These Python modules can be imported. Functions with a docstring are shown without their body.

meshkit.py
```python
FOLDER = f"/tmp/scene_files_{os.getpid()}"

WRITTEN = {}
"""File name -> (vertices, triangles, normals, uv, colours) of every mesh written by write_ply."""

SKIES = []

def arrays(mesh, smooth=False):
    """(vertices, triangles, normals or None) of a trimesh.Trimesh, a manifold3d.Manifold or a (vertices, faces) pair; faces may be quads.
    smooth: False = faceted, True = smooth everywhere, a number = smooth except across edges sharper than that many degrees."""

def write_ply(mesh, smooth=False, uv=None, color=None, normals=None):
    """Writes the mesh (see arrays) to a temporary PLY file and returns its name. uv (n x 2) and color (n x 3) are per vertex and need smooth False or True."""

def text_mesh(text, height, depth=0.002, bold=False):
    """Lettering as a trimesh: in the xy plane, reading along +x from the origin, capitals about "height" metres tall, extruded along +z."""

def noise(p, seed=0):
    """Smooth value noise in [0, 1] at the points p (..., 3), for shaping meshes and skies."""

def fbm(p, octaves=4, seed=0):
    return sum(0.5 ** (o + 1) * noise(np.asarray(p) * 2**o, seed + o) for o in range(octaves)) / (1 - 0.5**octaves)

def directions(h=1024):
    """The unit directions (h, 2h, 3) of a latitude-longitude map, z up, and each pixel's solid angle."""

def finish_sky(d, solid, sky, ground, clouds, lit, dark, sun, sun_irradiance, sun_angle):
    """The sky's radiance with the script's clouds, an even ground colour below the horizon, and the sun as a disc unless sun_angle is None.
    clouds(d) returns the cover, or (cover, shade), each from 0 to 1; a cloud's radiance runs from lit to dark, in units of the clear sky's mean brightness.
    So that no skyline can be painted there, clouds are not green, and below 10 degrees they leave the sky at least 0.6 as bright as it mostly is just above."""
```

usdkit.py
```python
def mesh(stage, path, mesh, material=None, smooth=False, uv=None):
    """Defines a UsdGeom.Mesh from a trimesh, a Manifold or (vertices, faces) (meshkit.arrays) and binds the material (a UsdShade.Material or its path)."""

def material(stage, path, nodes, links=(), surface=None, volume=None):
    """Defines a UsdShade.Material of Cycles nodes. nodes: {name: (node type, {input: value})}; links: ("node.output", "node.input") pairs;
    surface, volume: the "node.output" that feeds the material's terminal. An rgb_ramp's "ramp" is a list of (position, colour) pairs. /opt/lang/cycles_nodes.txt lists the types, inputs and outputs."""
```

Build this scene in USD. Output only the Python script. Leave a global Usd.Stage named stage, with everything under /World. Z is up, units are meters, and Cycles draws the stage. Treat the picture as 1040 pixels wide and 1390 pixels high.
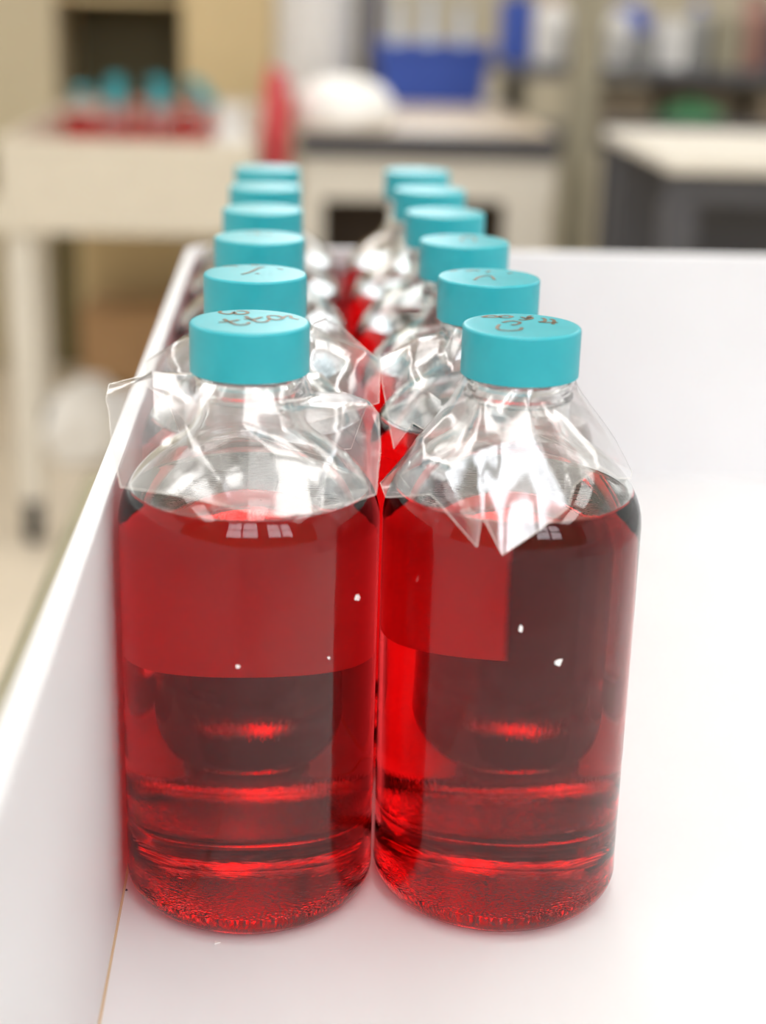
import math, random
import numpy as np
import trimesh
import usdkit
from pxr import Usd, UsdGeom, UsdLux, UsdShade, Sdf, Gf

stage = Usd.Stage.CreateInMemory()
UsdGeom.SetStageUpAxis(stage, UsdGeom.Tokens.z)
UsdGeom.SetStageMetersPerUnit(stage, 1.0)
W = UsdGeom.Xform.Define(stage, '/World')
UsdGeom.Scope.Define(stage, '/World/Looks')
stage.SetDefaultPrim(W.GetPrim())
rng = random.Random(7)
T = 0.85                                     # height of the tray floor above the room floor

# ------------------------------------------------------------------ camera
PITCH, ROLL, YAW = 0.31834, 0.02758, 0.06404
CAM = np.array([0.01476, -0.56519, T + 0.35294])
fw = np.array([math.sin(YAW) * math.cos(PITCH), math.cos(YAW) * math.cos(PITCH), -math.sin(PITCH)])
rt = np.array([math.cos(YAW), -math.sin(YAW), 0.0])
up = np.cross(rt, fw)
r2 = rt * math.cos(ROLL) + up * math.sin(ROLL)
u2 = -rt * math.sin(ROLL) + up * math.cos(ROLL)
cam = UsdGeom.Camera.Define(stage, '/World/camera')
cam.CreateHorizontalApertureAttr(24.0)
cam.CreateVerticalApertureAttr(24.0 * 1390 / 1040)
cam.CreateFocalLengthAttr(2105.96 / 1040 * 24.0)
cam.CreateVerticalApertureOffsetAttr(-20.1 / 1040 * 24.0)
cam.CreateClippingRangeAttr(Gf.Vec2f(0.02, 60))
cam.CreateFStopAttr(3.5)
cam.CreateFocusDistanceAttr(0.615)
cam.CreateExposureAttr(0.0)
M4 = Gf.Matrix4d(*[float(x) for x in (*r2, 0, *u2, 0, *(-fw), 0, *CAM, 1)])
cam.AddTransformOp().Set(M4)

# ------------------------------------------------------------------ light
dome = UsdLux.DomeLight.Define(stage, '/World/room_light')
dome.CreateIntensityAttr(0.28)
dome.CreateColorAttr(Gf.Vec3f(1.0, 0.97, 0.93))
LAMP = 4.9                                    # radiance of the ceiling lamps' diffusers
DAYLIGHT = 6.5                                # radiance of the bright sky in the windows behind the camera

# ------------------------------------------------------------------ materials
def mat(name, nodes, links=(), surface=None, volume=None):
    return usdkit.material(stage, '/World/Looks/' + name, nodes, links, surface=surface, volume=volume)

def plain(name, col, rough=0.5, spec=0.5, metal=0.0, var=0.06, scale=30.0, bump=0.0):
    c0 = [max(0.0, c * (1 - var)) for c in col]
    c1 = [min(1.0, c * (1 + var)) for c in col]
    nodes = {'tc': ('texture_coordinate', {}),
             'n': ('noise_texture', {'scale': scale, 'detail': 3.0}),
             'r': ('rgb_ramp', {'ramp': [(0.3, c0), (0.7, c1)]}),
             'p': ('principled_bsdf', {'roughness': rough, 'specular_ior_level': spec, 'metallic': metal})}
    links = [('tc.object', 'n.vector'), ('n.fac', 'r.fac'), ('r.color', 'p.base_color')]
    if bump:
        nodes['b'] = ('bump', {'distance': bump, 'strength': 0.6})
        links += [('n.fac', 'b.height'), ('b.normal', 'p.normal')]
    return mat(name, nodes, links, surface='p.BSDF')

M = {}
# clear bottle glass, stippled only on the underside (base_z below 3 mm)
M['glass'] = mat('bottle_glass', {
    'tc': ('texture_coordinate', {}), 'xyz': ('separate_xyz', {}),
    'lt': ('math', {'math_type': 'less_than', 'value2': 0.0035}),
    'v': ('voronoi_texture', {'scale': 640.0}),
    'mul': ('math', {'math_type': 'multiply'}),
    'b': ('bump', {'distance': 0.0004, 'strength': 0.4}),
    'g': ('glass_bsdf', {'color': (0.985, 0.995, 0.99), 'roughness': 0.0, 'IOR': 1.5})},
    [('tc.object', 'xyz.vector'), ('xyz.z', 'lt.value1'), ('tc.object', 'v.vector'), ('v.distance', 'mul.value1'),
     ('lt.value', 'mul.value2'), ('mul.value', 'b.height'), ('b.normal', 'g.normal'),
     ], surface='g.BSDF')
# red liquid: glass and liquid bend light nearly alike, so their common boundary is clear; the flat top meets air
LEVEL = 0.1712
M['liquid'] = mat('red_liquid', {
    'tc': ('texture_coordinate', {}), 'xyz': ('separate_xyz', {}),
    'a': ('math', {'math_type': 'greater_than', 'value2': LEVEL - 0.0005}),
    't': ('transparent_bsdf', {'color': (1, 1, 1)}),
    'g': ('glass_bsdf', {'color': (1, 1, 1), 'roughness': 0.0, 'IOR': 1.36}),
    'x': ('mix_closure', {}),
    'vol': ('absorption_volume', {'color': (0.990, 0.03, 0.08), 'density': 36.0})},
    [('tc.object', 'xyz.vector'), ('xyz.z', 'a.value1'), ('a.value', 'x.fac'), ('t.BSDF', 'x.closure1'), ('g.BSDF', 'x.closure2')],
    surface='x.closure', volume='vol.volume')
M['cap'] = mat('teal_cap_plastic', {
    'tc': ('texture_coordinate', {}), 'tg': ('tangent', {'direction_type': 'radial', 'axis': 'z'}),
    'n': ('noise_texture', {'scale': 60.0, 'detail': 3.0}),
    'r': ('rgb_ramp', {'ramp': [(0.3, (0.022, 0.37, 0.44)), (0.7, (0.030, 0.41, 0.475))]}),
    'p': ('principled_bsdf', {'roughness': 0.30, 'specular_ior_level': 0.5, 'anisotropic': 0.8})},
    [('tg.tangent', 'p.tangent'), ('tc.object', 'n.vector'), ('n.fac', 'r.fac'), ('r.color', 'p.base_color')], surface='p.BSDF')
# clear plastic film: see-through, with the reflection of its two faces (Schlick) and a faint haze
M['film'] = mat('clear_film', {
    'lw': ('layer_weight', {'blend': 0.5}),
    'p5': ('math', {'math_type': 'power', 'value2': 4.0}),
    'x': ('math', {'math_type': 'multiply_add', 'value2': 0.80, 'value3': 0.19, 'use_clamp': True}),
    't': ('transparent_bsdf', {'color': (0.985, 0.98, 0.985)}),
    'h': ('diffuse_bsdf', {'color': (0.95, 0.93, 0.95)}),
    'hz': ('mix_closure', {'fac': 0.10}),
    'g': ('glossy_bsdf', {'color': (1, 1, 1), 'roughness': 0.16}),
    'm': ('mix_closure', {})},
    [('lw.facing', 'p5.value1'), ('p5.value', 'x.value1'), ('x.value', 'm.fac'), ('t.BSDF', 'hz.closure1'), ('h.BSDF', 'hz.closure2'),
     ('hz.closure', 'm.closure1'), ('g.BSDF', 'm.closure2')], surface='m.closure')
M['enamel'] = plain('white_enamel', (0.50, 0.49, 0.48), 0.5, var=0.01)
M['film_edge'] = plain('film_edge', (0.9, 0.86, 0.8), 0.2)
M['ink'] = plain('marker_ink', (0.11, 0.06, 0.018), 0.35, var=0.5, scale=400)
M['tray'] = plain('white_tray_plastic', (0.77, 0.77, 0.785), 0.5, 0.4, var=0.015, scale=14, bump=0.0)
M['tray_groove'] = plain('tray_groove', (0.62, 0.47, 0.30), 0.6)
M['flake'] = plain('paper_flake', (0.9, 0.88, 0.86), 0.6)
M['speck'] = plain('dark_speck', (0.03, 0.03, 0.05), 0.6)
M['cart_top'] = plain('olive_cart_top', (0.30, 0.27, 0.17), 0.45, var=0.08)
M['steel'] = plain('brushed_steel', (0.55, 0.54, 0.52), 0.35, metal=1.0)
M['cream'] = plain('cream_paint', (0.68, 0.62, 0.51), 0.5, var=0.03)
M['white_paint'] = plain('white_paint', (0.70, 0.66, 0.58), 0.5, var=0.03)
M['black_edge'] = plain('black_edging', (0.035, 0.035, 0.045), 0.4)
M['charcoal'] = plain('charcoal_panel', (0.07, 0.07, 0.08), 0.5)
M['bench_top'] = plain('worn_beige_laminate', (0.56, 0.46, 0.34), 0.4, var=0.1, scale=6)
M['tan'] = plain('tan_board', (0.64, 0.50, 0.27), 0.55, var=0.06, scale=5)
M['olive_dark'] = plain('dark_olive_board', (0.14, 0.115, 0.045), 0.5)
M['brown_dark'] = plain('dark_brown_interior', (0.06, 0.035, 0.018), 0.6)
M['cardboard'] = plain('brown_cardboard', (0.56, 0.34, 0.17), 0.8, var=0.06, scale=9)
M['cardboard_grey'] = plain('dull_cardboard', (0.36, 0.28, 0.19), 0.8, var=0.08, scale=9)
M['white_cloth'] = plain('white_cloth', (0.88, 0.87, 0.85), 0.8, var=0.02)
M['bag_white'] = plain('white_bag', (0.90, 0.88, 0.84), 0.45, var=0.02)
M['red_bag'] = plain('red_plastic_bag', (0.62, 0.07, 0.08), 0.35, var=0.15)
M['blue'] = plain('blue_crate_plastic', (0.025, 0.075, 0.40), 0.4)
M['blue_cap'] = plain('blue_cap_plastic', (0.03, 0.10, 0.48), 0.4)
M['navy'] = plain('navy_grey', (0.06, 0.07, 0.14), 0.5)
M['grey_box'] = plain('grey_paint', (0.30, 0.30, 0.29), 0.5)
M['post'] = plain('olive_grey_paint', (0.30, 0.27, 0.19), 0.5)
M['green'] = plain('green_cloth', (0.07, 0.26, 0.11), 0.7)
M['pinkish'] = plain('pinkish_brown', (0.36, 0.19, 0.15), 0.5)
M['jug'] = plain('milky_plastic', (0.75, 0.74, 0.72), 0.4)
M['teal_grey'] = plain('teal_grey', (0.25, 0.38, 0.40), 0.5)
M['panel_beige'] = plain('pale_beige_panel', (0.50, 0.43, 0.29), 0.55, var=0.03, scale=3)
M['floor'] = plain('beige_vinyl_floor', (0.76, 0.67, 0.54), 0.35, var=0.05, scale=3)
M['wall'] = plain('grey_tan_wall', (0.42, 0.38, 0.29), 0.7, var=0.03, scale=2)
M['ceiling'] = plain('white_ceiling', (0.80, 0.80, 0.78), 0.8, var=0.02, scale=2)
M['rubber'] = plain('black_rubber', (0.03, 0.03, 0.03), 0.6)
M['clearware'] = mat('clear_labware', {'g': ('principled_bsdf', {'base_color': (0.88, 0.94, 1.0), 'transmission_weight': 0.35, 'roughness': 0.05, 'ior': 1.3})}, [], surface='g.BSDF')
M['sky'] = mat('window_daylight', {'e': ('emission', {'color': (0.93, 0.96, 1.0), 'strength': DAYLIGHT})}, [], surface='e.emission')
M['lamp'] = mat('lamp_diffuser', {'e': ('emission', {'color': (1.0, 0.975, 0.94), 'strength': LAMP})}, [], surface='e.emission')

# ------------------------------------------------------------------ scene helpers
used = {}
def numbered(path):
    n = used.get(path, 0)
    used[path] = n + 1
    return path if n == 0 else f'{path}_{n:03d}'

def tag(prim, label=None, cat=None, group=None, kind=None):
    for k, v in (('label', label), ('category', cat), ('group', group), ('kind', kind)):
        if v:
            prim.SetCustomDataByKey(k, v)
    return prim

def thing(name, label, cat, loc=(0, 0, 0), rz=0.0, group=None):
    x = UsdGeom.Xform.Define(stage, numbered('/World/' + name))
    x.AddTranslateOp().Set(Gf.Vec3d(*[float(c) for c in loc]))
    if rz:
        x.AddRotateZOp().Set(float(rz))
    return tag(x.GetPrim(), label, cat, group)

def obj(name, mesh, m, parent=None, smooth=False, label=None):
    base = str(parent.GetPath()) if parent is not None else '/World'
    g = usdkit.mesh(stage, numbered(base + '/' + name), mesh, M[m], smooth=smooth)
    if label:
        g.GetPrim().SetCustomDataByKey('label', label)
    return g.GetPrim()

def struct(name, mesh, m, parent=None, smooth=False):
    p = obj(name, mesh, m, parent, smooth)
    if parent is None:
        p.SetCustomDataByKey('kind', 'structure')
    return p

def box(x0, x1, y0, y1, z0, z1, ch=0.0):
    """A box between two corners, with chamfered edges."""
    c = np.array([(x0 + x1) / 2, (y0 + y1) / 2, (z0 + z1) / 2]); h = np.array([x1 - x0, y1 - y0, z1 - z0]) / 2
    if ch <= 0:
        m = trimesh.creation.box(2 * h)
    else:
        ch = min(ch, 0.45 * h.min())
        pts = []
        for s in np.ndindex(2, 2, 2):
            sg = np.array(s) * 2 - 1
            for k in range(3):
                q = h - ch; q[k] = h[k]
                pts.append(sg * q)
        m = trimesh.convex.convex_hull(np.array(pts))
    m.apply_translation(c)
    return m

def join(*ms):
    return trimesh.util.concatenate(list(ms))

def lathe(profile, n=64):
    """Turn (r, z) points about z; open where the profile does not reach the axis."""
    pr = np.array(profile, float)
    a = np.arange(n) * 2 * np.pi / n
    v, idx = [], []
    for r, z in pr:
        if r < 1e-9:
            idx.append([len(v)] * n); v.append((0, 0, z))
        else:
            idx.append(list(range(len(v), len(v) + n))); v += [(r * math.cos(t), r * math.sin(t), z) for t in a]
    f = []
    for i in range(len(pr) - 1):
        A, B = idx[i], idx[i + 1]
        for j in range(n):
            k = (j + 1) % n
            q = (A[j], A[k], B[k], B[j])
            if q[0] != q[1]: f.append((q[0], q[1], q[2]))
            if q[2] != q[3]: f.append((q[0], q[2], q[3]))
    return trimesh.Trimesh(np.array(v), np.array(f), process=False)

def arc(cx, cz, r, a0, a1, n):
    return [(cx + r * math.cos(math.radians(a0 + (a1 - a0) * i / n)), cz + r * math.sin(math.radians(a0 + (a1 - a0) * i / n))) for i in range(n + 1)]

def sm(pts, n=6):
    """Catmull-Rom through (r, z) points."""
    P = np.array([pts[0], *pts, pts[-1]], float); out = []
    for i in range(1, len(P) - 2):
        for t in np.arange(n) / n:
            p0, p1, p2, p3 = P[i - 1:i + 3]
            out.append(tuple(0.5 * (2 * p1 + (p2 - p0) * t + (2 * p0 - 5 * p1 + 4 * p2 - p3) * t * t + (3 * p1 - p0 - 3 * p2 + p3) * t ** 3)))
    return out + [tuple(pts[-1])]

def tube(pts, r, sides=5):
    p = np.asarray(pts, float); t = np.gradient(p, axis=0); t /= np.linalg.norm(t, axis=1, keepdims=True) + 1e-12
    a = np.cross(t, np.where(np.abs(t[:, 2:]) < 0.9, [0, 0, 1.0], [1.0, 0, 0])); a /= np.linalg.norm(a, axis=1, keepdims=True) + 1e-12
    b = np.cross(t, a); ang = np.arange(sides) * 2 * np.pi / sides
    v = p[:, None] + r * (np.cos(ang)[None, :, None] * a[:, None] + np.sin(ang)[None, :, None] * b[:, None])
    n = len(p); f = []
    for i in range(n - 1):
        for j in range(sides):
            k = (j + 1) % sides
            f += [(i * sides + j, i * sides + k, (i + 1) * sides + k), (i * sides + j, (i + 1) * sides + k, (i + 1) * sides + j)]
    for j in range(1, sides - 1):
        f += [(0, j + 1, j), ((n - 1) * sides, (n - 1) * sides + j, (n - 1) * sides + j + 1)]
    return trimesh.Trimesh(v.reshape(-1, 3), np.array(f), process=False)

# ------------------------------------------------------------------ the room
struct('floor', box(-3.5, 3.5, -2.9, 6.95, -0.05, 0.0), 'floor')
struct('ceiling', box(-3.5, 3.5, -2.9, 6.95, 2.8, 2.9), 'ceiling')
# walls with mullioned windows full of daylight: two behind the camera, one high in the far wall
WX = ((-0.75, 0.35), (0.60, 1.70)); WZ0, WZ1, WY = 1.55, 2.74, -2.0
struct('wall_front', join(box(-3.5, 3.5, WY - 0.12, WY, 0.0, WZ0), box(-3.5, 3.5, WY - 0.12, WY, WZ1, 2.8), box(-3.5, WX[0][0], WY - 0.12, WY, WZ0, WZ1),
                          box(WX[0][1], WX[1][0], WY - 0.12, WY, WZ0, WZ1), box(WX[1][1], 3.5, WY - 0.12, WY, WZ0, WZ1)), 'wall')
BX0, BX1, BY, BZ0 = -0.9, 0.9, 6.80, 1.80
struct('wall_back', join(box(-3.5, BX0, BY, BY + 0.15, 0.0, 2.8), box(BX1, 3.5, BY, BY + 0.15, 0.0, 2.8), box(BX0, BX1, BY, BY + 0.15, 0.0, BZ0), box(BX0, BX1, BY, BY + 0.15, 2.76, 2.8)), 'wall')
wn = UsdGeom.Xform.Define(stage, '/World/window_3').GetPrim()
wn.SetCustomDataByKey('kind', 'structure')
obj('daylight', box(BX0, BX1, BY + 0.13, BY + 0.14, BZ0, 2.76), 'sky', wn)
for bb in ((BX0, BX0 + 0.05, BZ0, 2.76), (BX1 - 0.05, BX1, BZ0, 2.76), (-0.03, 0.03, BZ0, 2.76), (BX0, BX1, BZ0, BZ0 + 0.05), (BX0, BX1, 2.71, 2.76)):
    obj('mullion', box(bb[0], bb[1], BY + 0.05, BY + 0.1, bb[2], bb[3]), 'charcoal', wn)
for k, (x0, x1) in enumerate(WX):
    wn = UsdGeom.Xform.Define(stage, f'/World/window_{k + 1}').GetPrim()
    wn.SetCustomDataByKey('kind', 'structure')
    obj('daylight', box(x0, x1, WY - 0.11, WY - 0.10, WZ0, WZ1), 'sky', wn)
    xm = (x0 + x1) / 2
    obj('frame', join(box(x0, x0 + 0.05, WY - 0.08, WY - 0.03, WZ0, WZ1), box(x1 - 0.05, x1, WY - 0.08, WY - 0.03, WZ0, WZ1),
                      box(x0, x1, WY - 0.08, WY - 0.03, WZ0, WZ0 + 0.05), box(x0, x1, WY - 0.08, WY - 0.03, WZ1 - 0.05, WZ1)), 'charcoal', wn)
    for bb in ((xm - 0.025, xm + 0.025, WY - 0.078, WY - 0.032, WZ0 + 0.05, WZ1 - 0.05), (x0 + 0.05, x1 - 0.05, WY - 0.076, WY - 0.034, 2.12, 2.17)):
        obj('mullion', box(*bb), 'charcoal', wn)
for i, (lx, ly) in enumerate([(x, y) for y in (-1.3, 0.1, 1.4, 2.9, 4.4, 5.9) for x in (-1.5, 0.25, 2.0)]):
    lt = thing('ceiling_light', f'white ceiling lamp panel above the picture, {("first", "second", "third", "fourth", "fifth", "sixth")[i // 3]} row from the windows, {("left", "middle", "right")[i % 3]} one', 'ceiling light', (lx, ly, 2.8), group='ceiling lamp panels out of the picture')
    obj('diffuser', box(-0.28, 0.28, -0.58, 0.58, -0.03, -0.012), 'lamp', lt)
    obj('frame', join(box(-0.31, -0.28, -0.61, 0.61, -0.035, 0), box(0.28, 0.31, -0.61, 0.61, -0.035, 0),
                      box(-0.28, 0.28, -0.61, -0.58, -0.035, 0), box(-0.28, 0.28, 0.58, 0.61, -0.035, 0)), 'white_paint', lt)

# ------------------------------------------------------------------ cart under the tray
XL, XR, YF, YB, TH = -0.0514, 0.62, -0.36, 0.557, 0.1715      # inside of the tray and its height
WT = 0.0085
ct = thing('lab_cart', 'olive-topped utility cart under the white tray', 'cart', (0, 0, 0))
obj('cart_top', box(-0.142, 0.70, -0.41, 0.585, T - 0.045, T - 0.0085, 0.004), 'cart_top', ct)
for lx in (-0.115, 0.67):
    for ly in (-0.38, 0.555):
        obj('leg', box(lx - 0.016, lx + 0.016, ly - 0.016, ly + 0.016, 0.10, T - 0.045, 0.003), 'steel', ct)
        wheel = trimesh.creation.cylinder(0.05, 0.028, sections=28); wheel.apply_transform(trimesh.transformations.rotation_matrix(math.pi / 2, [0, 1, 0])); wheel.apply_translation([lx, ly, 0.05])
        obj('caster', join(wheel, box(lx - 0.02, lx + 0.02, ly - 0.02, ly + 0.02, 0.092, 0.104)), 'rubber', ct)
obj('lower_shelf', box(-0.10, 0.655, -0.365, 0.54, 0.28, 0.30, 0.003), 'steel', ct)

# ------------------------------------------------------------------ white tray
tr = thing('white_tray', 'large white plastic tray holding two rows of red bottles', 'tray', (0, 0, T))
def rrect(x0, x1, y0, y1, r, n=8):
    return [(cx + r * math.cos(math.radians(a0 + 90 * i / n)), cy + r * math.sin(math.radians(a0 + 90 * i / n)))
            for cx, cy, a0 in ((x1 - r, y1 - r, 0), (x0 + r, y1 - r, 90), (x0 + r, y0 + r, 180), (x1 - r, y0 + r, 270)) for i in range(n + 1)]
def ring_loft(loops, close_last=False):
    n = len(loops[0]); v = [p for l in loops for p in l]; f = []
    for i in range(len(loops) - 1):
        for j in range(n):
            k = (j + 1) % n
            f += [(i * n + j, i * n + k, (i + 1) * n + k), (i * n + j, (i + 1) * n + k, (i + 1) * n + j)]
    return v, f
RI = 0.012
def loop(inset, z):
    return [(x, y, z) for x, y in rrect(XL + inset, XR - inset, YF + inset, YB - inset, max(RI - inset, 0.003))]
prof = [(-WT, -0.0085), (-WT, TH - 0.0025), (-WT + 0.0008, TH - 0.0007), (-WT + 0.0025, TH), (-0.0025, TH), (-0.0007, TH - 0.0008), (0, TH - 0.0025), (0, 0.0)]
v, f = ring_loft([loop(i, z) for i, z in prof])
wall = trimesh.Trimesh(np.array(v), np.array(f), process=False)
wall.fix_normals()
obj('tray_wall', wall, 'tray', tr, smooth=40)
obj('tray_floor', box(XL - 0.002, XR + 0.002, YF - 0.002, YB + 0.002, -0.0085, 0.0), 'tray', tr)
obj('joint_line', box(XL, XL + 0.0009, YF + 0.02, YB - 0.02, 0.0, 0.0005), 'tray_groove', tr, label='thin tan line where the tray wall meets its floor')

# ------------------------------------------------------------------ bottles
R = 0.0500
OUT = ([(0, 0.0028), (0.020, 0.0026), (0.033, 0.0016), (0.0365, 0.0004), (0.0385, 0.0)] + arc(0.0390, 0.0112, 0.0112, -84, 0, 12)
       + [(R, 0.016), (R, 0.04), (R, 0.08), (R, 0.12), (R, 0.155)]
       + sm([(R, 0.1585), (0.0496, 0.1625), (0.0484, 0.1672), (0.0464, 0.1715), (0.0432, 0.1762), (0.0385, 0.1812), (0.0325, 0.1860), (0.0265, 0.1902), (0.0222, 0.1945), (0.0202, 0.1990), (0.0197, 0.2040)], 4)
       + [(0.0197, 0.2064), (0.0207, 0.2072), (0.0209, 0.2079), (0.0207, 0.2086), (0.0196, 0.2094), (0.0193, 0.2115),
          (0.0200, 0.2128), (0.0201, 0.2138), (0.0193, 0.2150), (0.0193, 0.2180), (0.0200, 0.2192), (0.0193, 0.2205), (0.0193, 0.2300)])
TK = 0.0019
def inner_of(o):
    p = np.array(o); t = np.gradient(p, axis=0); n = np.stack([-t[:, 1], t[:, 0]], 1); n /= np.linalg.norm(n, axis=1, keepdims=True)
    return p + TK * n
side = [q for q in OUT if 0.012 < q[1] < 0.205 and q[0] < R + 1e-6][0:]
inn = [tuple(q) for q in inner_of(side)]
base_in = [(0, 0.0058), (0.018, 0.0055), (0.030, 0.0046)] + arc(0.0381, 0.0140, 0.0100, -78, -8, 8)
inn = base_in + [q for q in inn if q[1] > base_in[-1][1] + 0.001] + [(0.0170, 0.2090), (0.0170, 0.2300)]
rl = float(np.interp(LEVEL, [q[1] for q in inn], [q[0] for q in inn]))
IN_LOW = [q for q in inn if q[1] < LEVEL - 0.0004] + [(rl, LEVEL)]
IN_HIGH = [(rl, LEVEL)] + [q for q in inn if q[1] > LEVEL + 0.0004]
def prof_r(z):
    zz = [q[1] for q in OUT[8:]]; rr = [q[0] for q in OUT[8:]]
    return np.interp(z, zz, rr)

CAPR, CAPT, CAPB = 0.02225, 0.23406, 0.21538
def cap_mesh(n=96):
    c = 0.0012
    pr = ([(0, CAPT - 0.0001), (0.0120, CAPT - 0.0001), (CAPR - c - 0.0008, CAPT)] + arc(CAPR - c, CAPT - c, c, 90, 0, 5)
          + [(CAPR, CAPB + 0.0004), (CAPR - 0.0004, CAPB), (0.0209, CAPB), (0.0209, 0.2306), (0, 0.2306)])
    return lathe(pr[::-1], n)

def glass_meshes(n=112):
    o = lathe(OUT, n)
    lip = arc(0.01815, 0.2300, 0.00115, 0, 180, 6)
    i = lathe(lip + IN_HIGH[::-1], n)
    g = trimesh.Trimesh(np.vstack([o.vertices, i.vertices]), np.vstack([o.faces, i.faces + len(o.vertices)]), process=False)
    lq_side = lathe(IN_LOW, n)
    top = [(rl, LEVEL), (rl - 0.0006, LEVEL - 0.00012), (rl - 0.0016, LEVEL - 0.00022), (rl - 0.004, LEVEL - 0.0003), (0.02, LEVEL - 0.0003), (0, LEVEL - 0.0003)]
    lq_top = lathe(top, n)
    lq = trimesh.Trimesh(np.vstack([lq_side.vertices, lq_top.vertices]), np.vstack([lq_side.faces, lq_top.faces + len(lq_side.vertices)]), process=False)
    return g, lq
GLASS, LIQ, CAPM = *glass_meshes(), cap_mesh()

def patch_mesh(a0, a1, z0, z1):
    """A thin white enamel patch on the outside of the glass between two bearings (degrees from the back, + = right)."""
    n = 24; v = []; f = []
    for i in range(n + 1):
        a = math.radians(a0 + (a1 - a0) * i / n)
        for r in (R + 0.00005, R + 0.00012):
            for z in (z0, z1):
                v.append((r * math.sin(a), r * math.cos(a), z))
    for i in range(n):
        p, q = 4 * i, 4 * i + 4
        f += [(p, q, q + 1), (p, q + 1, p + 1), (p + 2, p + 3, q + 3), (p + 2, q + 3, q + 2), (p + 1, q + 1, q + 3), (p + 1, q + 3, p + 3), (p, p + 2, q + 2), (p, q + 2, q)]
    return trimesh.Trimesh(np.array(v), np.array(f), process=False)
PATCH = (patch_mesh(-38, 30, 0.084, 0.150), patch_mesh(-42, 9, 0.0915, 0.150))

def ribbon(strokes, width=0.0014, z=CAPT):
    """Pen strokes in cap-top units (-1..1, 1 = cap radius) as flat strips 0.06 mm thick."""
    ms = []
    for st in strokes:
        p = np.array(st, float) * CAPR
        if len(p) > 2:
            q = np.array([p[0], *p, p[-1]]); o = []
            for i in range(1, len(q) - 2):
                for t in np.arange(5) / 5:
                    p0, p1, p2, p3 = q[i - 1:i + 3]
                    o.append(0.5 * (2 * p1 + (p2 - p0) * t + (2 * p0 - 5 * p1 + 4 * p2 - p3) * t * t + (3 * p1 - p0 - 3 * p2 + p3) * t ** 3))
            p = np.array(o + [q[-1]])
        d = np.gradient(p, axis=0); d /= np.linalg.norm(d, axis=1, keepdims=True) + 1e-9
        nrm = np.stack([-d[:, 1], d[:, 0]], 1) * width / 2
        a, b = p + nrm, p - nrm; k = len(p)
        v = np.vstack([np.c_[a, np.full(k, z)], np.c_[b, np.full(k, z)], np.c_[a, np.full(k, z + 6e-5)], np.c_[b, np.full(k, z + 6e-5)]])
        f = []
        for i in range(k - 1):
            f += [(2 * k + i, 3 * k + i, 3 * k + i + 1), (2 * k + i, 3 * k + i + 1, 2 * k + i + 1),
                  (i, 2 * k + i, 2 * k + i + 1), (i, 2 * k + i + 1, i + 1), (k + i, k + i + 1, 3 * k + i + 1), (k + i, 3 * k + i + 1, 3 * k + i)]
        f += [(0, k, 3 * k), (0, 3 * k, 2 * k), (k - 1, 3 * k - 1, 4 * k - 1), (k - 1, 4 * k - 1, 2 * k - 1)]
        ms.append(trimesh.Trimesh(v, np.array(f), process=False))
    return join(*ms)
def px(strokes, cx, cy, ax, ay, tilt=0.0):
    """Strokes noted on a drawing grid of the cap top (an ellipse of half axes ax, ay) to cap-top units."""
    return [[((x - cx) / ax, -((y - cy) - tilt * (x - cx)) / ay) for x, y in s] for s in strokes]
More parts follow.
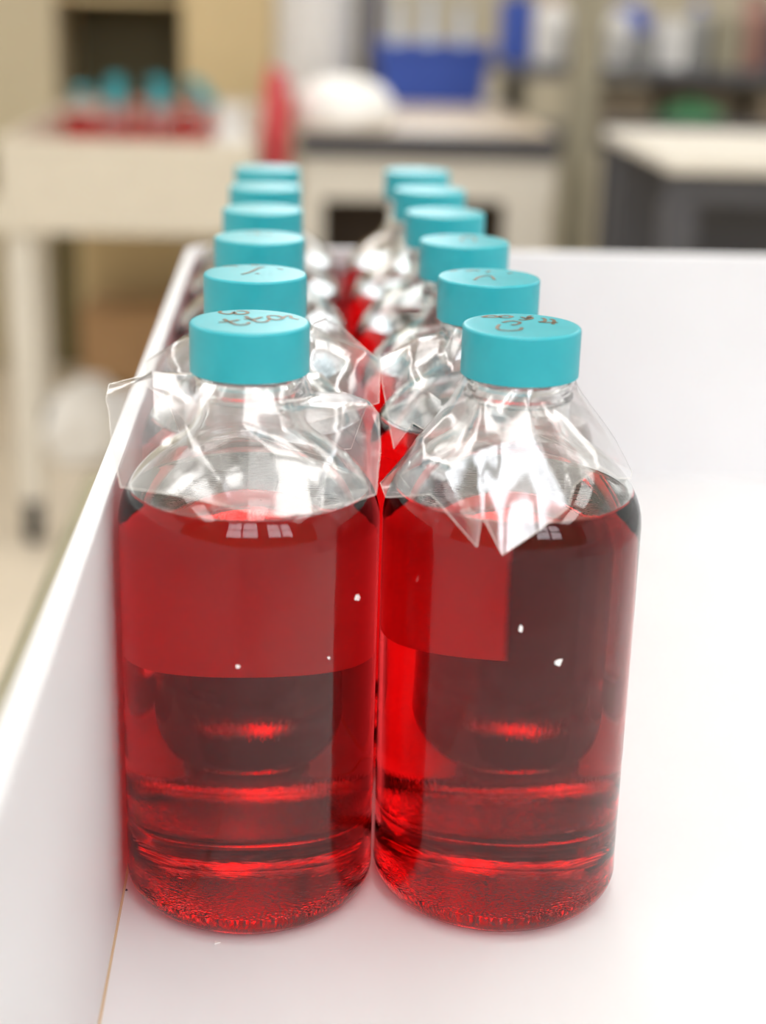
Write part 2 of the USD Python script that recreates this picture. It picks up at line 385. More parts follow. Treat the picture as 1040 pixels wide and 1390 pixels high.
WRITE = {
 (0, 0): px([[(300, 72), (290, 84), (330, 94), (375, 92), (395, 78), (405, 92), (450, 94), (492, 84), (470, 72), (410, 70)],
             [(330, 130), (370, 150), (430, 170), (490, 165), (512, 150)], [(300, 155), (400, 143), (432, 133)],
             [(478, 108), (520, 130), (570, 148), (625, 146), (645, 130)], [(470, 127), (540, 128), (592, 113)],
             [(700, 100), (640, 104), (652, 124), (700, 130), (745, 116), (700, 100)], [(745, 112), (775, 100), (800, 103), (800, 115), (855, 126)]], 512, 143, 421, 88),
 (1, 0): px([[(398, 160), (366, 180), (374, 199), (440, 207), (515, 203), (541, 188)], [(428, 147), (470, 139), (515, 139), (552, 150), (522, 163), (478, 168)],
             [(300, 103), (350, 92), (400, 94), (422, 105), (370, 106), (312, 101)], [(430, 108), (480, 113), (522, 105), (490, 97), (445, 97), (432, 108)],
             [(555, 130), (605, 132), (650, 125), (662, 117), (615, 121)], [(588, 110), (622, 124), (640, 110), (672, 103)],
             [(735, 122), (748, 138), (722, 150), (688, 150)], [(692, 152), (760, 158), (822, 160)], [(788, 132), (806, 142), (798, 155), (778, 172)]], 552, 170, 418, 92, 0.05),
 (0, 1): px([[(370, 465), (430, 445), (500, 405), (545, 392)], [(488, 452), (510, 458)], [(665, 408), (710, 412)], [(200, 392), (260, 385), (330, 388)], [(440, 380), (470, 372), (500, 380)]], 480, 450, 425, 85),
 (1, 1): px([[(520, 445), (570, 420), (650, 410), (662, 440)], [(640, 384), (672, 372)], [(785, 392), (820, 384)], [(385, 378), (440, 372)], [(500, 376), (560, 370), (600, 372)]], 638, 418, 355, 70),
 (0, 2): px([[(455, 105), (480, 130), (505, 118)], [(540, 140), (600, 128)], [(380, 120), (420, 112)]], 497, 160, 375, 82),
 (1, 2): px([[(430, 162), (440, 135), (500, 122), (528, 140), (520, 165)], [(290, 120), (330, 108)], [(460, 110), (540, 112)]], 448, 160, 310, 68),
}
side_txt = ('left', 'right')
pos_txt = ('front', 'second', 'third', 'fourth', 'fifth', 'rearmost')
BX = lambda c, i: (0.0 - 0.0002 * i) if c == 0 else (0.1011 - 0.00015 * i)
LABELS = {
 (0, 0): 'front bottle of the left row, red liquid, teal cap with brown handwritten tt',
 (1, 0): 'front bottle of the right row, red liquid, teal cap with brown handwritten C',
}
for c in (0, 1):
    for i in range(6):
        lab = LABELS.get((c, i)) or f'{pos_txt[i]} red-filled glass bottle with teal cap in the {side_txt[c]} row, counted from the front'
        if i == 5:
            lab = f'rearmost red-filled glass bottle with teal cap in the {side_txt[c]} row, against the tray wall'
        b = thing('media_bottle', lab, 'bottle', (BX(c, i), i * 0.1003, T + 0.0002), group='red-filled bottles in the white tray')
        obj('glass_body', GLASS, 'glass', b, smooth=35)
        obj('liquid', LIQ, 'liquid', b, smooth=35)
        if i == 0:
            obj('label_patch', PATCH[c], 'enamel', b, smooth=40, label='white writing patch on the far side of the glass')
        cp = obj('cap', CAPM, 'cap', b, smooth=35)
        strokes = WRITE.get((c, i))
        if strokes:
            obj('handwriting', ribbon(strokes), 'ink', cp, label='brown marker handwriting on the cap top')

# ------------------------------------------------------------------ clear plastic film round the necks
FILM = {
  'L1': [
    [(-0.0157, 0.016, 0.2066), (-0.0262, 0.018, 0.2083), (-0.0364, 0.02, 0.2094)],
    [(-0.015, 0.004, 0.2119), (-0.0251, 0.003, 0.2134), (-0.0529, 0.006, 0.208)],
    [(-0.0107, -0.001, 0.2112), (-0.0357, -0.004, 0.2158), (-0.0535, 0.001, 0.2036)],
    [(-0.0168, -0.01, 0.2061), (-0.035, -0.01, 0.2095), (-0.052, -0.002, 0.1979)],
    [(-0.0186, -0.016, 0.2021), (-0.0333, -0.022, 0.1926), (-0.0504, -0.01, 0.1869)],
    [(-0.021, -0.02, 0.2046), (-0.0261, -0.034, 0.1888), (-0.0457, -0.028, 0.1784)],
    [(-0.0236, -0.021, 0.2059), (-0.019, -0.04, 0.188), (-0.0257, -0.0445, 0.1812)],
    [(-0.0195, -0.029, 0.1989), (-0.0089, -0.046, 0.1883), (-0.0088, -0.05, 0.1794)],
    [(-0.0121, -0.031, 0.1973), (-0.0013, -0.042, 0.1915), (0.0028, -0.0535, 0.1774)],
    [(-0.003, -0.029, 0.2029), (0.0085, -0.041, 0.1951), (0.0138, -0.054, 0.1766)],
    [(0.0041, -0.03, 0.2008), (0.0189, -0.041, 0.1941), (0.0233, -0.0525, 0.178)],
    [(0.0128, -0.032, 0.1995), (0.0261, -0.043, 0.191), (0.0277, -0.05, 0.1785)],
    [(0.0114, -0.026, 0.2077), (0.0329, -0.037, 0.2017), (0.0357, -0.043, 0.1779)],
    [(0.014, -0.022, 0.2083), (0.034, -0.031, 0.2093), (0.0464, -0.03, 0.177)],
    [(0.0194, -0.016, 0.2078), (0.0381, -0.02, 0.2086), (0.0481, -0.022, 0.1906)],
    [(0.0236, -0.006, 0.2069), (0.0439, -0.01, 0.2068), (0.0476, -0.014, 0.2032)],
    [(0.0237, 0.006, 0.2058), (0.0364, 0.01, 0.2049), (0.0446, 0.002, 0.2037)],
  ],
  'R1': [
    [(-0.0266, 0.02, 0.1954), (-0.0364, 0.02, 0.1839), (-0.0433, 0.02, 0.172)],
    [(-0.0252, 0.002, 0.204), (-0.0395, -0.001, 0.187), (-0.0516, -0.004, 0.1732)],
    [(-0.0269, -0.01, 0.2029), (-0.039, -0.018, 0.1937), (-0.0503, -0.02, 0.1726)],
    [(-0.0252, -0.016, 0.2012), (-0.0385, -0.03, 0.1895), (-0.0351, -0.036, 0.1791)],
    [(-0.0202, -0.024, 0.2027), (-0.031, -0.042, 0.1894), (-0.0196, -0.0525, 0.1652)],
    [(-0.0163, -0.022, 0.2105), (-0.0192, -0.041, 0.1974), (-0.0185, -0.052, 0.1769)],
    [(-0.0098, -0.025, 0.2072), (-0.0109, -0.041, 0.2002), (-0.0106, -0.0535, 0.1626)],
    [(-0.0007, -0.019, 0.214), (0.0005, -0.038, 0.2016), (0.0016, -0.0525, 0.1712)],
    [(0.0006, -0.025, 0.204), (0.012, -0.046, 0.1817), (0.013, -0.0465, 0.178)],
    [(0.006, -0.018, 0.2097), (0.0132, -0.036, 0.1901), (0.0163, -0.04, 0.1848)],
    [(0.0083, -0.015, 0.2103), (0.0255, -0.026, 0.1934), (0.0266, -0.032, 0.189)],
    [(0.0133, -0.01, 0.2091), (0.0298, -0.018, 0.1933), (0.035, -0.024, 0.1821)],
    [(0.0225, -0.002, 0.2085), (0.036, -0.004, 0.191), (0.0437, -0.008, 0.177)],
    [(0.0252, 0.008, 0.2074), (0.0399, 0.012, 0.1888), (0.0491, 0.014, 0.1732)],
  ],
  'L2': [
    [(-0.02, 0.012, 0.2058), (-0.0313, 0.012, 0.204), (-0.0398, 0.015, 0.1956)],
    [(-0.0211, 0.002, 0.2073), (-0.035, 0.0, 0.203), (-0.0479, 0.0, 0.1946)],
    [(-0.0231, -0.008, 0.2037), (-0.0363, -0.01, 0.1988), (-0.0458, -0.012, 0.1865)],
    [(-0.0217, -0.018, 0.1996), (-0.0313, -0.024, 0.1961), (-0.0364, -0.032, 0.1853)],
    None,
    None,
    None,
    [(0.0237, -0.02, 0.1974), (0.0328, -0.036, 0.1951), (0.0387, -0.048, 0.1857)],
    [(0.0268, -0.016, 0.2036), (0.0416, -0.026, 0.2016), (0.0527, -0.03, 0.1849)],
    [(0.0252, -0.01, 0.2096), (0.0479, -0.01, 0.2031), (0.0545, -0.008, 0.1975)],
    [(0.0253, 0.0, 0.2107), (0.0325, 0.0, 0.2072), (0.0466, 0.004, 0.2019)],
    [(0.0238, 0.006, 0.211), (0.0303, 0.008, 0.2133), (0.0365, 0.008, 0.2105)],
  ],
  'R2': [
    [(-0.0179, 0.015, 0.2066), (-0.0294, 0.015, 0.2038), (-0.0357, 0.018, 0.1997)],
    [(-0.0162, 0.0, 0.2089), (-0.0318, -0.002, 0.2062), (-0.0464, -0.002, 0.1974)],
    [(-0.0189, -0.012, 0.2073), (-0.0346, -0.016, 0.2041), (-0.0464, -0.018, 0.1908)],
    [(-0.0211, -0.02, 0.2046), (-0.0362, -0.03, 0.2004), (-0.0422, -0.042, 0.1683)],
    [(-0.0196, -0.022, 0.2012), (-0.0312, -0.04, 0.195), (-0.035, -0.048, 0.1813)],
    [(-0.0165, -0.024, 0.1992), (-0.0235, -0.046, 0.1903), (-0.0231, -0.054, 0.1752)],
  ]}

def film_mesh(spokes, seed):
    """A square of film gathered under the cap: spokes of (upper fold, lower fold, hem) points round the neck, with straight creases between."""
    g = np.random.default_rng(seed)
    pts = [s for s in spokes if s is not None]
    def az(p): return math.atan2(p[0], -p[1])          # 0 = towards the front, + = right
    sp = sorted([(az(s[1]), s) for s in pts], key=lambda a: a[0])
    given = [a for a, _ in sp]
    full = []
    for a in np.arange(-math.pi, math.pi, math.radians(17)):
        if min(abs((a - q + math.pi) % (2 * math.pi) - math.pi) for q in given) > math.radians(15):
            # nothing seen of it: lie loosely on the shoulder
            k = g.uniform(-1, 1, 6)
            row = []
            for (r, z), (dr, dz) in zip(((0.0255, 0.2055), (0.0385, 0.1925), (0.0475, 0.1765)), ((k[0] * 0.002, k[1] * 0.003), (k[2] * 0.002, k[3] * 0.004), (k[4] * 0.0015, k[5] * 0.005))):
                row.append(((r + dr) * math.sin(a), -(r + dr) * math.cos(a), z + dz))
            full.append((a, row))
    sp = sorted(sp + full, key=lambda a: a[0])
    m = len(sp)
    neck = []
    for a, s in sp:
        q = az(s[0]); r = 0.0212
        neck.append((r * math.sin(q), -r * math.cos(q), 0.2146))
    grid = np.array([[n_, *s] for n_, (a, s) in zip(neck, sp)], float)       # m x 4 x 3
    n1, n2 = 4, 5
    U = m * n1
    out = np.zeros((U, 3 * n2 + 1, 3))
    for u in range(U):
        i, t = divmod(u, n1); t /= n1
        A, B = grid[i], grid[(i + 1) % m]
        for v in range(3 * n2 + 1):
            j, s = divmod(v, n2); s /= n2
            if j == 3: j, s = 2, 1.0
            P = (1 - t) * ((1 - s) * A[j] + s * A[j + 1]) + t * ((1 - s) * B[j] + s * B[j + 1])
            out[u, v] = P
    import meshkit
    flat = out.reshape(-1, 3)
    nz = (meshkit.fbm(flat * 190, 3, seed) - 0.5)
    rad = np.linalg.norm(flat[:, :2], axis=1)
    flat = flat + (flat / np.maximum(rad, 1e-6)[:, None] * [1, 1, 0]) * (nz * 0.0007)[:, None] * np.clip((rad - 0.021) / 0.01, 0, 1)[:, None]
    # stay outside the glass
    rad = np.linalg.norm(flat[:, :2], axis=1)
    need = prof_r(flat[:, 2]) + 0.0007
    k = np.maximum(1, need / np.maximum(rad, 1e-6))
    flat[:, :2] *= k[:, None]
    nv = 3 * n2 + 1; f = []
    for u in range(U):
        w = (u + 1) % U
        for v in range(nv - 1):
            a, b, c_, d = u * nv + v, w * nv + v, w * nv + v + 1, u * nv + v + 1
            f += [(a, b, c_), (a, c_, d)] if (u + v) % 2 else [(a, b, d), (b, c_, d)]
    hem = flat.reshape(U, nv, 3)[:, -1]
    return trimesh.Trimesh(flat, np.array(f), process=False), np.vstack([hem, hem[:1]])
for key, (c, i), lab in (('L1', (0, 0), 'crinkled clear plastic film round the neck of the front left bottle'),
                         ('R1', (1, 0), 'pointed clear plastic film draped over the shoulder of the front right bottle'),
                         ('L2', (0, 1), 'clear plastic film sticking out behind the front left bottle cap'),
                         ('R2', (1, 1), 'clear plastic film on the second bottle of the right row')):
    fm, hem = film_mesh(FILM[key], 11 + len(key) + c * 3 + i)
    t = thing('plastic_film', lab, 'plastic film', (BX(c, i), i * 0.1003, T + 0.0002), group='clear film on bottle necks')
    obj('sheet', fm, 'film', t, smooth=26)
    obj('hem_edge', tube(hem, 0.00013, 4), 'film_edge', t)

# ------------------------------------------------------------------ white flakes on the glass and crumbs on the tray
def flake(name, label, loc, size, m, seed, normal_y=True):
    g = np.random.default_rng(seed)
    a = np.sort(g.uniform(0, 2 * np.pi, 7)); r = size * g.uniform(0.55, 1.0, 7)
    p = np.stack([r * np.cos(a), r * np.sin(a)], 1)
    ms = trimesh.convex.convex_hull(np.vstack([np.c_[p, np.zeros(7)], np.c_[p * 0.8, np.full(7, 0.0004)]]))
    if normal_y:
        az = math.atan2(loc[0] - loc[3], -(loc[1]))
        ms.apply_transform(trimesh.transformations.rotation_matrix(math.pi / 2, [1, 0, 0]))
        ms.apply_transform(trimesh.transformations.rotation_matrix(az, [0, 0, 1]))
    ms.apply_translation(loc[:3])
    p_ = obj(name, ms, m)
    tag(p_, label, 'paper flake' if m == 'flake' else 'speck')
def onglass(dx, z, cx):
    r = R + 0.0001
    return (cx + dx, -math.sqrt(r * r - dx * dx), T + z, cx)

# ------------------------------------------------------------------ small stray bits
flake('paper_flake', 'white paper flake stuck right of centre on the front left bottle', onglass(0.0405, 0.1365, 0.0), 0.0021, 'flake', 1)
flake('paper_flake', 'white paper flake on the front right bottle, upper of two', onglass(-0.0020, 0.1330, 0.1011), 0.0018, 'flake', 2)
flake('paper_flake', 'white paper flake on the front right bottle, lower and larger of two', onglass(0.0130, 0.1190, 0.1011), 0.0022, 'flake', 3)
flake('paper_flake', 'tiny white flake at the middle of the front left bottle', onglass(-0.0030, 0.1180, 0.0), 0.0011, 'flake', 4)
flake('paper_flake', 'tiny white flake towards the right of the front left bottle', onglass(0.0300, 0.1170, 0.0), 0.0010, 'flake', 5)
flake('paper_flake', 'pale flake lying on the tray floor before the front left bottle', (-0.0115, -0.0475, T + 0.0001, 0), 0.0016, 'flake', 6, False)
flake('dark_speck', 'tiny dark speck on the tan line along the tray wall', (-0.0500, -0.0110, T + 0.0006, 0), 0.0007, 'speck', 7, False)

# ------------------------------------------------------------------ left background: white cart with a tray of bottles
def wheel_at(x, y, r, w=0.022):
    m = trimesh.creation.cylinder(r, w, sections=24); m.apply_transform(trimesh.transformations.rotation_matrix(math.pi / 2, [0, 1, 0])); m.apply_translation([x, y, r]); return m
wc = thing('white_cart', 'blurred white painted cart on dark casters at the left', 'cart', (0, 0, 0))
obj('cart_top', box(-0.68, 0.022, 2.70, 3.97, 0.695, 0.715, 0.004), 'cream', wc)
for lx, ly in ((-0.552, 2.745), (-0.052, 2.745), (-0.652, 3.58), (-0.052, 3.58)):
    if True:
        obj('leg', box(lx - 0.026, lx + 0.026, ly - 0.026, ly + 0.026, 0.10, 0.695, 0.004), 'white_paint', wc)
        cs = obj('caster', join(wheel_at(lx, ly, 0.045, 0.03), box(lx - 0.022, lx + 0.022, ly - 0.022, ly + 0.022, 0.085, 0.102)), 'rubber', wc)
tb = thing('white_tray', 'blurred cream tray full of bottles on the white cart', 'tray', (0, 0, 0.7152))
def open_box(x0, x1, y0, y1, z0, z1, t):
    return join(box(x0, x1, y0, y0 + t, z0, z1, 0.002), box(x0, x1, y1 - t, y1, z0, z1, 0.002), box(x0, x0 + t, y0 + t, y1 - t, z0, z1, 0.002), box(x1 - t, x1, y0 + t, y1 - t, z0, z1, 0.002))
obj('tray_wall', open_box(-0.585, -0.060, 2.71, 3.93, 0.0, 0.172, 0.009), 'cream', tb)
obj('tray_floor', box(-0.576, -0.069, 2.719, 3.921, 0.0, 0.003), 'cream', tb)
G2, Q2, C2 = *glass_meshes(40), cap_mesh(40)
names2 = ('front', 'second', 'third')
n = 0
proto2 = None
for r_, y in enumerate((3.10, 3.45, 3.78)):
    for c_, x in enumerate((-0.385, -0.280, -0.176)):
        xx = x - 0.034 * r_ + rng.uniform(-0.004, 0.004)
        lab = f'blurred teal-capped bottle on the far white cart, {names2[r_]} row, {("left", "middle", "right")[c_]} of three'
        b = thing('media_bottle', lab, 'bottle', (xx, y, 0.7184), group='blurred bottles on the far cart')
        if proto2 is None:
            proto2 = b
            obj('glass_body', G2, 'glass', b, smooth=35); obj('liquid', Q2, 'liquid', b, smooth=35); obj('cap', C2, 'cap', b, smooth=35)
        else:
            b.GetReferences().AddInternalReference(proto2.GetPath()); b.SetInstanceable(True)
b = thing('media_bottle', 'blurred teal-capped bottle standing alone left of the others on the far cart', 'bottle', (-0.490, 3.34, 0.7184), group='blurred bottles on the far cart')
b.GetReferences().AddInternalReference(proto2.GetPath()); b.SetInstanceable(True)

def blob(sx, sy, sz, seed, amp=0.18, freq=2.2, sub=4, flat=True, square=1.0):
    """A soft crumpled heap resting on its base."""
    import meshkit
    m = trimesh.creation.icosphere(sub)
    v = np.array(m.vertices)
    k = 1 + amp * 2 * (meshkit.fbm(v * freq + 5, 4, seed) - 0.5)
    if square != 1.0:
        v = np.sign(v) * np.abs(v) ** square
    v = v * k[:, None]
    if flat:
        v[:, 2] = np.where(v[:, 2] < -0.35, -0.35 + (v[:, 2] + 0.35) * 0.05, v[:, 2])
    v *= [sx, sy, sz]
    v[:, 2] -= v[:, 2].min()
    return trimesh.Trimesh(v, m.faces, process=False)
def jug_meshes(r, h, neck=0.35, n=36):
    body = lathe([(0, 0.0)] + arc(r * 0.88, r * 0.12, r * 0.12, -90, 0, 4) + [(r, h * 0.62)] + sm([(r, h * 0.66), (r * 0.93, h * 0.74), (r * 0.62, h * 0.82), (r * neck, h * 0.87), (r * neck, h * 0.92)], 4) + [(0, h * 0.92)], n)
    cap = lathe([(0, h * 0.895), (r * (neck + 0.1), h * 0.895), (r * (neck + 0.1), h * 0.99), (r * (neck + 0.06), h), (0, h)], n)
    return body, cap
def jug(name, label, cat, loc, r, h, body, cap, neck=0.35, group=None, handle=False):
    t = thing(name, label, cat, loc, group=group)
    bm, cm = jug_meshes(r, h, neck)
    obj('body', bm, body, t, smooth=40); obj('cap', cm, cap, t, smooth=40)
    if handle:
        hs = [(r * 0.9, 0, h * 0.68), (r * 1.25, 0, h * 0.66), (r * 1.35, 0, h * 0.5), (r * 1.2, 0, h * 0.34), (r * 0.96, 0, h * 0.3)]
        obj('handle', tube(hs, r * 0.1, 8), body, t, smooth=60)
    return t
def carton(name, label, cat, loc, w, d, h, m, group=None, tape=None, rz=0):
    """A closed carton: body, two top flaps with a slit between, optional tape."""
    t = thing(name, label, cat, loc, rz=rz, group=group)
    obj('body', box(-w / 2, w / 2, -d / 2, d / 2, 0, h - 0.004, 0.002), m, t)
    obj('flap', box(-w / 2, w / 2, -d / 2, -0.001, h - 0.004, h, 0.001), m, t)
    obj('flap', box(-w / 2, w / 2, 0.001, d / 2, h - 0.004, h, 0.001), m, t)
    if tape:
        obj('tape', join(box(-w / 2 - 0.0006, w / 2 + 0.0006, -0.024, 0.024, h, h + 0.0008)), tape, t)
    return t
jug('white_jug', 'blurred small white jug at the right end of the far cart tray', 'jug', (-0.112, 2.80, 0.7184), 0.040, 0.235, 'jug', 'jug', 0.6)

# under the cart, farther back
tc_ = thing('tan_cabinet', 'low tan cabinet behind the white cart', 'cabinet', (0, 0, 0))
obj('body', box(-0.60, -0.14, 3.99, 4.38, 0.0, 0.70, 0.004), 'tan', tc_)
for zz in (0.04, 0.37):
    d_ = obj('door', box(-0.58, -0.16, 3.974, 3.989, zz, zz + 0.31, 0.003), 'tan', tc_)
    obj('handle', tube([(-0.2, 3.974, zz + 0.2), (-0.2, 3.955, zz + 0.205), (-0.2, 3.955, zz + 0.245), (-0.2, 3.974, zz + 0.25)], 0.005, 8), 'steel', d_)
carton('cardboard_box', 'brown cardboard box on the floor behind the white cart', 'box', (-0.43, 3.80, 0), 0.26, 0.26, 0.33, 'cardboard', tape='cardboard_grey')
p_ = obj('white_bag', blob(0.13, 0.11, 0.15, 3), 'bag_white', smooth=60)
UsdGeom.Xformable(p_).AddTranslateOp().Set(Gf.Vec3d(-0.50, 3.42, 0.0))
tag(p_, 'crumpled white bag on the floor in front of the cardboard box', 'bag')

# ------------------------------------------------------------------ back left: tall cupboard with open shelves
cb = thing('tall_cupboard', 'tall tan cupboard with a dark open front behind the far cart', 'cupboard', (0, 0, 0))
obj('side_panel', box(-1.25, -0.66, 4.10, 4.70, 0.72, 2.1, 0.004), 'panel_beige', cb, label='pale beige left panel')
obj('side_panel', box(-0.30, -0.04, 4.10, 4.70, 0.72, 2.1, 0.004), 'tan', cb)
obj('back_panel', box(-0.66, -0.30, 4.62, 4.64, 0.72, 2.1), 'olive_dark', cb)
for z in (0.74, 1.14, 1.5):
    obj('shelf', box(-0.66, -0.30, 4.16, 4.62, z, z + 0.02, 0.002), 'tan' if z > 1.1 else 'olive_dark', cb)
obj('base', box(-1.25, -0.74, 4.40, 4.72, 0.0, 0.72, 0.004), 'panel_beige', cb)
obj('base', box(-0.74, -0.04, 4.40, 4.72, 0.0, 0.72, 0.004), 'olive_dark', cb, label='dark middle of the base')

# ------------------------------------------------------------------ middle bench
mb = thing('lab_bench', 'white-framed laboratory bench with beige top and black edge behind the bottles', 'bench', (0, 0, 0))
obj('bench_top', box(0.03, 0.60, 2.862, 4.38, 0.872, 0.90, 0.003), 'bench_top', mb)
obj('edge_band', box(0.03, 0.60, 2.845, 2.862, 0.852, 0.901, 0.003), 'black_edge', mb, label='black front edge')
obj('rail', box(0.035, 0.595, 2.87, 2.90, 0.755, 0.872, 0.003), 'white_paint', mb)
for lx0, lx1 in ((0.032, 0.085), (0.49, 0.59)):
    obj('stile', box(lx0, lx1, 2.87, 2.93, 0.0, 0.755, 0.003), 'white_paint', mb)
obj('back_panel', box(0.035, 0.595, 3.30, 3.32, 0.05, 0.85), 'brown_dark', mb)
obj('side_panel', box(0.035, 0.05, 2.93, 4.36, 0.0, 0.872), 'white_paint', mb)
obj('side_panel', box(0.58, 0.595, 2.93, 4.36, 0.0, 0.872), 'white_paint', mb)
obj('bottom_shelf', box(0.05, 0.58, 2.90, 3.30, 0.05, 0.07), 'brown_dark', mb)

p_ = obj('red_bag', blob(0.032, 0.045, 0.215, 9, amp=0.3, freq=3.0, square=0.5), 'red_bag', smooth=60)
UsdGeom.Xformable(p_).AddTranslateOp().Set(Gf.Vec3d(-0.018, 3.0, 0.7155))
tag(p_, 'crumpled red plastic bag between the far white cart and the bench', 'bag')
p_ = obj('white_cloth', blob(0.115, 0.13, 0.078, 21, amp=0.12), 'white_cloth', smooth=60)
UsdGeom.Xformable(p_).AddTranslateOp().Set(Gf.Vec3d(0.136, 3.06, 0.9005))
tag(p_, 'heap of white cloth on the left end of the middle bench', 'cloth')

# blue crate with glassware
cr = thing('blue_crate', 'blue plastic crate of glassware on the middle bench', 'crate', (0.395, 3.86, 0.9005))
def taper_box(w0, d0, w1, d1, h, t):
    """Open crate, wider at the rim."""
    ms = []
    for sx in (-1, 1):
        a = np.array([(sx * w0 / 2, -d0 / 2, 0), (sx * w0 / 2, d0 / 2, 0), (sx * (w0 / 2 - t), -d0 / 2, 0), (sx * (w0 / 2 - t), d0 / 2, 0),
                      (sx * w1 / 2, -d1 / 2, h), (sx * w1 / 2, d1 / 2, h), (sx * (w1 / 2 - t), -d1 / 2, h), (sx * (w1 / 2 - t), d1 / 2, h)])
        ms.append(trimesh.convex.convex_hull(a))
        b_ = np.array([(-w0 / 2, sx * d0 / 2, 0), (w0 / 2, sx * d0 / 2, 0), (-w0 / 2, sx * (d0 / 2 - t), 0), (w0 / 2, sx * (d0 / 2 - t), 0),
                       (-w1 / 2, sx * d1 / 2, h), (w1 / 2, sx * d1 / 2, h), (-w1 / 2, sx * (d1 / 2 - t), h), (w1 / 2, sx * (d1 / 2 - t), h)])
        ms.append(trimesh.convex.convex_hull(b_))
    return join(*ms)
obj('wall', taper_box(0.275, 0.20, 0.305, 0.22, 0.15, 0.005), 'blue', cr)
obj('base', box(-0.135, 0.135, -0.098, 0.098, 0.0, 0.006), 'blue', cr)
obj('rim', join(box(-0.162, 0.162, -0.118, -0.108, 0.142, 0.156, 0.002), box(-0.162, 0.162, 0.108, 0.118, 0.142, 0.156, 0.002),
                box(-0.162, -0.150, -0.108, 0.108, 0.142, 0.156, 0.002), box(0.150, 0.162, -0.108, 0.108, 0.142, 0.156, 0.002)), 'blue', cr)
def flask(r, h, n=32):
    o = [(0, 0.0)] + arc(r - 0.008, 0.008, 0.008, -90, 0, 4) + sm([(r, h * 0.15), (r * 0.75, h * 0.4), (r * 0.35, h * 0.7), (r * 0.3, h * 0.8), (r * 0.3, h * 0.96)], 5) + [(r * 0.38, h), (r * 0.26, h)]
    i = [(max(a - 0.0018, 0.0), b + 0.002 if b < h * 0.1 else b) for a, b in o[:-2]]
    return lathe(o + i[::-1], n)
for k, (fx, fy, r_, h_) in enumerate(((-0.095, -0.02, 0.042, 0.26), (-0.005, 0.02, 0.042, 0.28), (0.085, -0.01, 0.040, 0.25))):
    p_ = obj('glass_flask', flask(r_, h_), 'clearware', smooth=40)
    UsdGeom.Xformable(p_).AddTranslateOp().Set(Gf.Vec3d(0.395 + fx, 3.86 + fy, 0.9068))
    tag(p_, f'clear glass flask standing in the blue crate, {("left", "middle", "right")[k]} of three', 'flask', 'flasks in the blue crate')
tw = thing('water_tank', 'tall white cylinder tank at the back left of the middle bench', 'tank', (0.090, 4.10, 0.9005))
obj('body', lathe([(0, 0)] + arc(0.108, 0.012, 0.012, -90, 0, 4) + arc(0.105, 0.445, 0.015, 0, 90, 4) + [(0, 0.46)], 40), 'jug', tw, smooth=40)
obj('lid', lathe([(0, 0.4605), (0.10, 0.4605), (0.10, 0.48), (0.04, 0.49), (0.035, 0.51), (0, 0.51)], 40), 'white_paint', tw, smooth=40)
obj('tap', join(tube([(0, -0.118, 0.06), (0, -0.15, 0.06), (0, -0.155, 0.04)], 0.009, 8), box(-0.004, 0.004, -0.155, -0.14, 0.068, 0.095)), 'steel', tw)
nv = thing('equipment_column', 'dark navy upright instrument beside the white tank', 'instrument', (0, 0, 0))
obj('housing', box(0.232, 0.268, 3.98, 4.25, 0.9005, 1.5, 0.004), 'navy', nv)
obj('panel', box(0.236, 0.264, 3.974, 3.98, 1.2, 1.42, 0.001), 'black_edge', nv)

# ------------------------------------------------------------------ right background: post, shelf rack, benches
sr = thing('shelf_rack', 'grey-olive shelf rack with dark shelf boards at the back right', 'shelf', (0, 0, 0))
obj('upright', box(0.69, 0.765, 3.30, 3.36, 0.0, 1.9, 0.004), 'post', sr)
obj('upright', box(1.70, 1.76, 3.30, 3.36, 0.0, 1.9, 0.004), 'post', sr)
for xx in (0.62, 1.70):
    obj('upright', box(xx, xx + 0.06, 3.96, 4.02, 0.0, 1.9, 0.004), 'post', sr)
obj('shelf_board', box(0.562, 1.90, 3.38, 3.95, 0.995, 1.020, 0.003), 'charcoal', sr)
obj('shelf_board', box(0.61, 1.90, 3.38, 3.95, 0.825, 0.845, 0.003), 'charcoal', sr)
obj('shelf_board', box(0.61, 1.90, 3.38, 3.95, 0.20, 0.22, 0.003), 'charcoal', sr)
SH = 1.0205
G_ = 'blurred labware on the rack shelf'
carton('blue_box', 'blue box at the left end of the rack shelf', 'box', (0.605, 3.70, SH), 0.075, 0.12, 0.16, 'blue', G_)
jug('plastic_jug', 'milky plastic jug with pinkish cap beside the blue box', 'jug', (0.69, 3.62, SH), 0.045, 0.17, 'jug', 'pinkish', group=G_, handle=True)
carton('grey_box', 'small grey box between the milky jug and the post', 'box', (0.764, 3.53, SH), 0.05, 0.12, 0.11, 'grey_box', G_)
jug('wash_bottle', 'pale wash bottle with blue cap right of the post', 'bottle', (0.845, 3.52, SH), 0.033, 0.15, 'jug', 'blue_cap', group=G_)
jug('reagent_bottle', 'blue reagent bottle on the rack shelf behind the pale wash bottle', 'bottle', (0.925, 3.70, SH), 0.040, 0.17, 'blue', 'jug', group=G_)
carton('grey_box', 'long grey box on the rack shelf, in front of blue bottles', 'box', (0.905, 3.48, SH), 0.045, 0.10, 0.085, 'grey_box', G_)
carton('white_box', 'white box on the rack shelf near the blue reagent bottle', 'box', (0.985, 3.55, SH), 0.06, 0.12, 0.12, 'jug', G_)
jug('reagent_bottle', 'grey reagent bottle beside the white box on the shelf', 'bottle', (1.055, 3.55, SH), 0.036, 0.16, 'grey_box', 'blue_cap', group=G_)
carton('olive_bin', 'dull olive bin in the middle of the rack shelf', 'bin', (1.125, 3.58, SH), 0.07, 0.16, 0.13, 'post', G_)
jug('reagent_bottle', 'pinkish brown bottle toward the right of the shelf', 'bottle', (1.205, 3.56, SH), 0.040, 0.19, 'pinkish', 'pinkish', 0.7, group=G_)
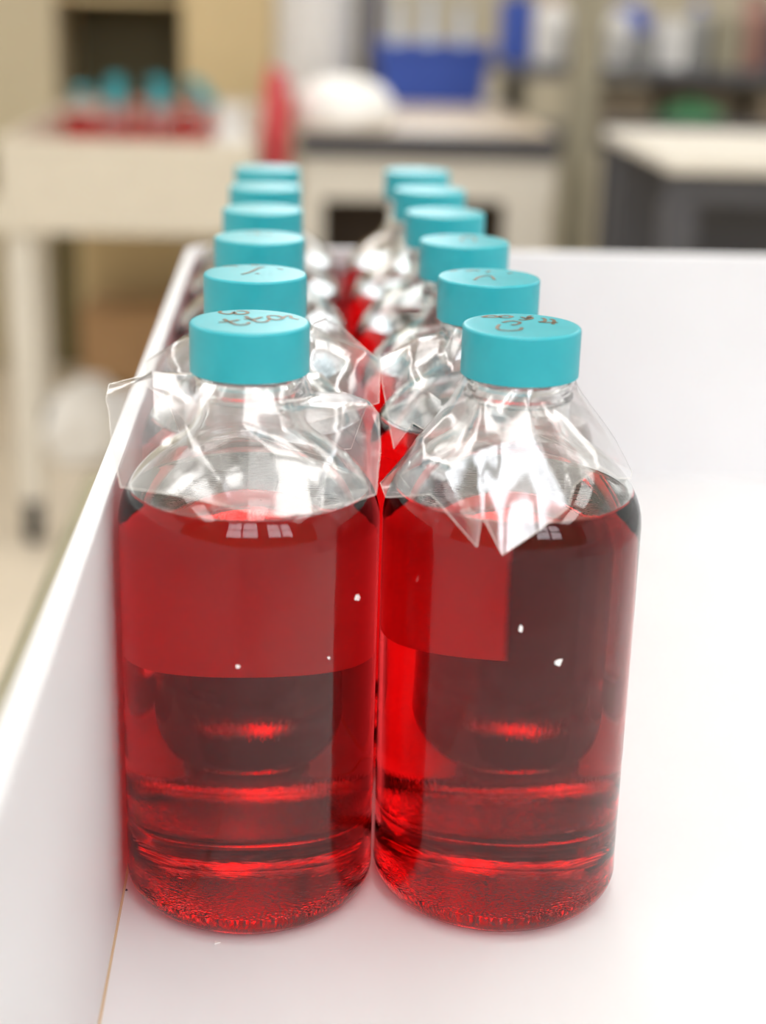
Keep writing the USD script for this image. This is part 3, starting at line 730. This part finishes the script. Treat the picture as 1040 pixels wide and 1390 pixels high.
carton('grey_box', 'dark grey box right of the pinkish brown bottle', 'box', (1.28, 3.56, SH), 0.065, 0.14, 0.15, 'navy', G_)
jug('reagent_bottle', 'teal-grey bottle at the right picture edge on the shelf', 'bottle', (1.355, 3.58, SH), 0.040, 0.20, 'teal_grey', 'teal_grey', group=G_)
carton('cardboard_box', 'dull brown box under the shelf, just right of the post', 'box', (0.86, 3.60, 0.8455), 0.17, 0.22, 0.125, 'cardboard_grey', 'dull boxes under the shelf', 'cardboard')
carton('cardboard_box', 'low dull brown box under the shelf behind the green cloth', 'box', (1.08, 3.66, 0.8455), 0.20, 0.22, 0.135, 'cardboard_grey', 'dull boxes under the shelf', 'cardboard')
carton('cardboard_box', 'dull brown box under the shelf at the right edge', 'box', (1.29, 3.60, 0.8455), 0.16, 0.22, 0.13, 'cardboard_grey', 'dull boxes under the shelf', 'cardboard')
p_ = obj('green_cloth', blob(0.085, 0.06, 0.075, 5, amp=0.2), 'green', smooth=60)
UsdGeom.Xformable(p_).AddTranslateOp().Set(Gf.Vec3d(1.03, 3.455, 0.8455))
tag(p_, 'crumpled green cloth in front of the brown boxes under the shelf', 'cloth')

rb = thing('dark_bench', 'white-topped bench with charcoal front at the right edge', 'bench', (0, 0, 0))
obj('bench_top', box(0.675, 1.60, 2.16, 2.76, 0.905, 0.930, 0.004), 'white_paint', rb)
obj('splash_board', box(0.68, 1.60, 2.775, 2.80, 0.0, 0.945, 0.003), 'black_edge', rb)
obj('front_panel', box(0.685, 1.60, 2.20, 2.22, 0.845, 0.905, 0.002), 'charcoal', rb)
for xx in (0.685, 1.52):
    obj('leg', box(xx, xx + 0.06, 2.20, 2.26, 0.0, 0.845, 0.003), 'charcoal', rb)
    obj('leg', box(xx, xx + 0.06, 2.68, 2.74, 0.0, 0.905, 0.003), 'charcoal', rb)
obj('back_panel', box(0.68, 1.52, 2.60, 2.62, 0.05, 0.905), 'charcoal', rb)
obj('lower_shelf', box(0.685, 1.58, 2.22, 2.60, 0.30, 0.32), 'charcoal', rb)
carton('cardboard_box', 'brown box on the lower shelf of the white-topped bench', 'box', (0.86, 2.40, 0.3205), 0.24, 0.26, 0.30, 'cardboard_grey', tape='cardboard')
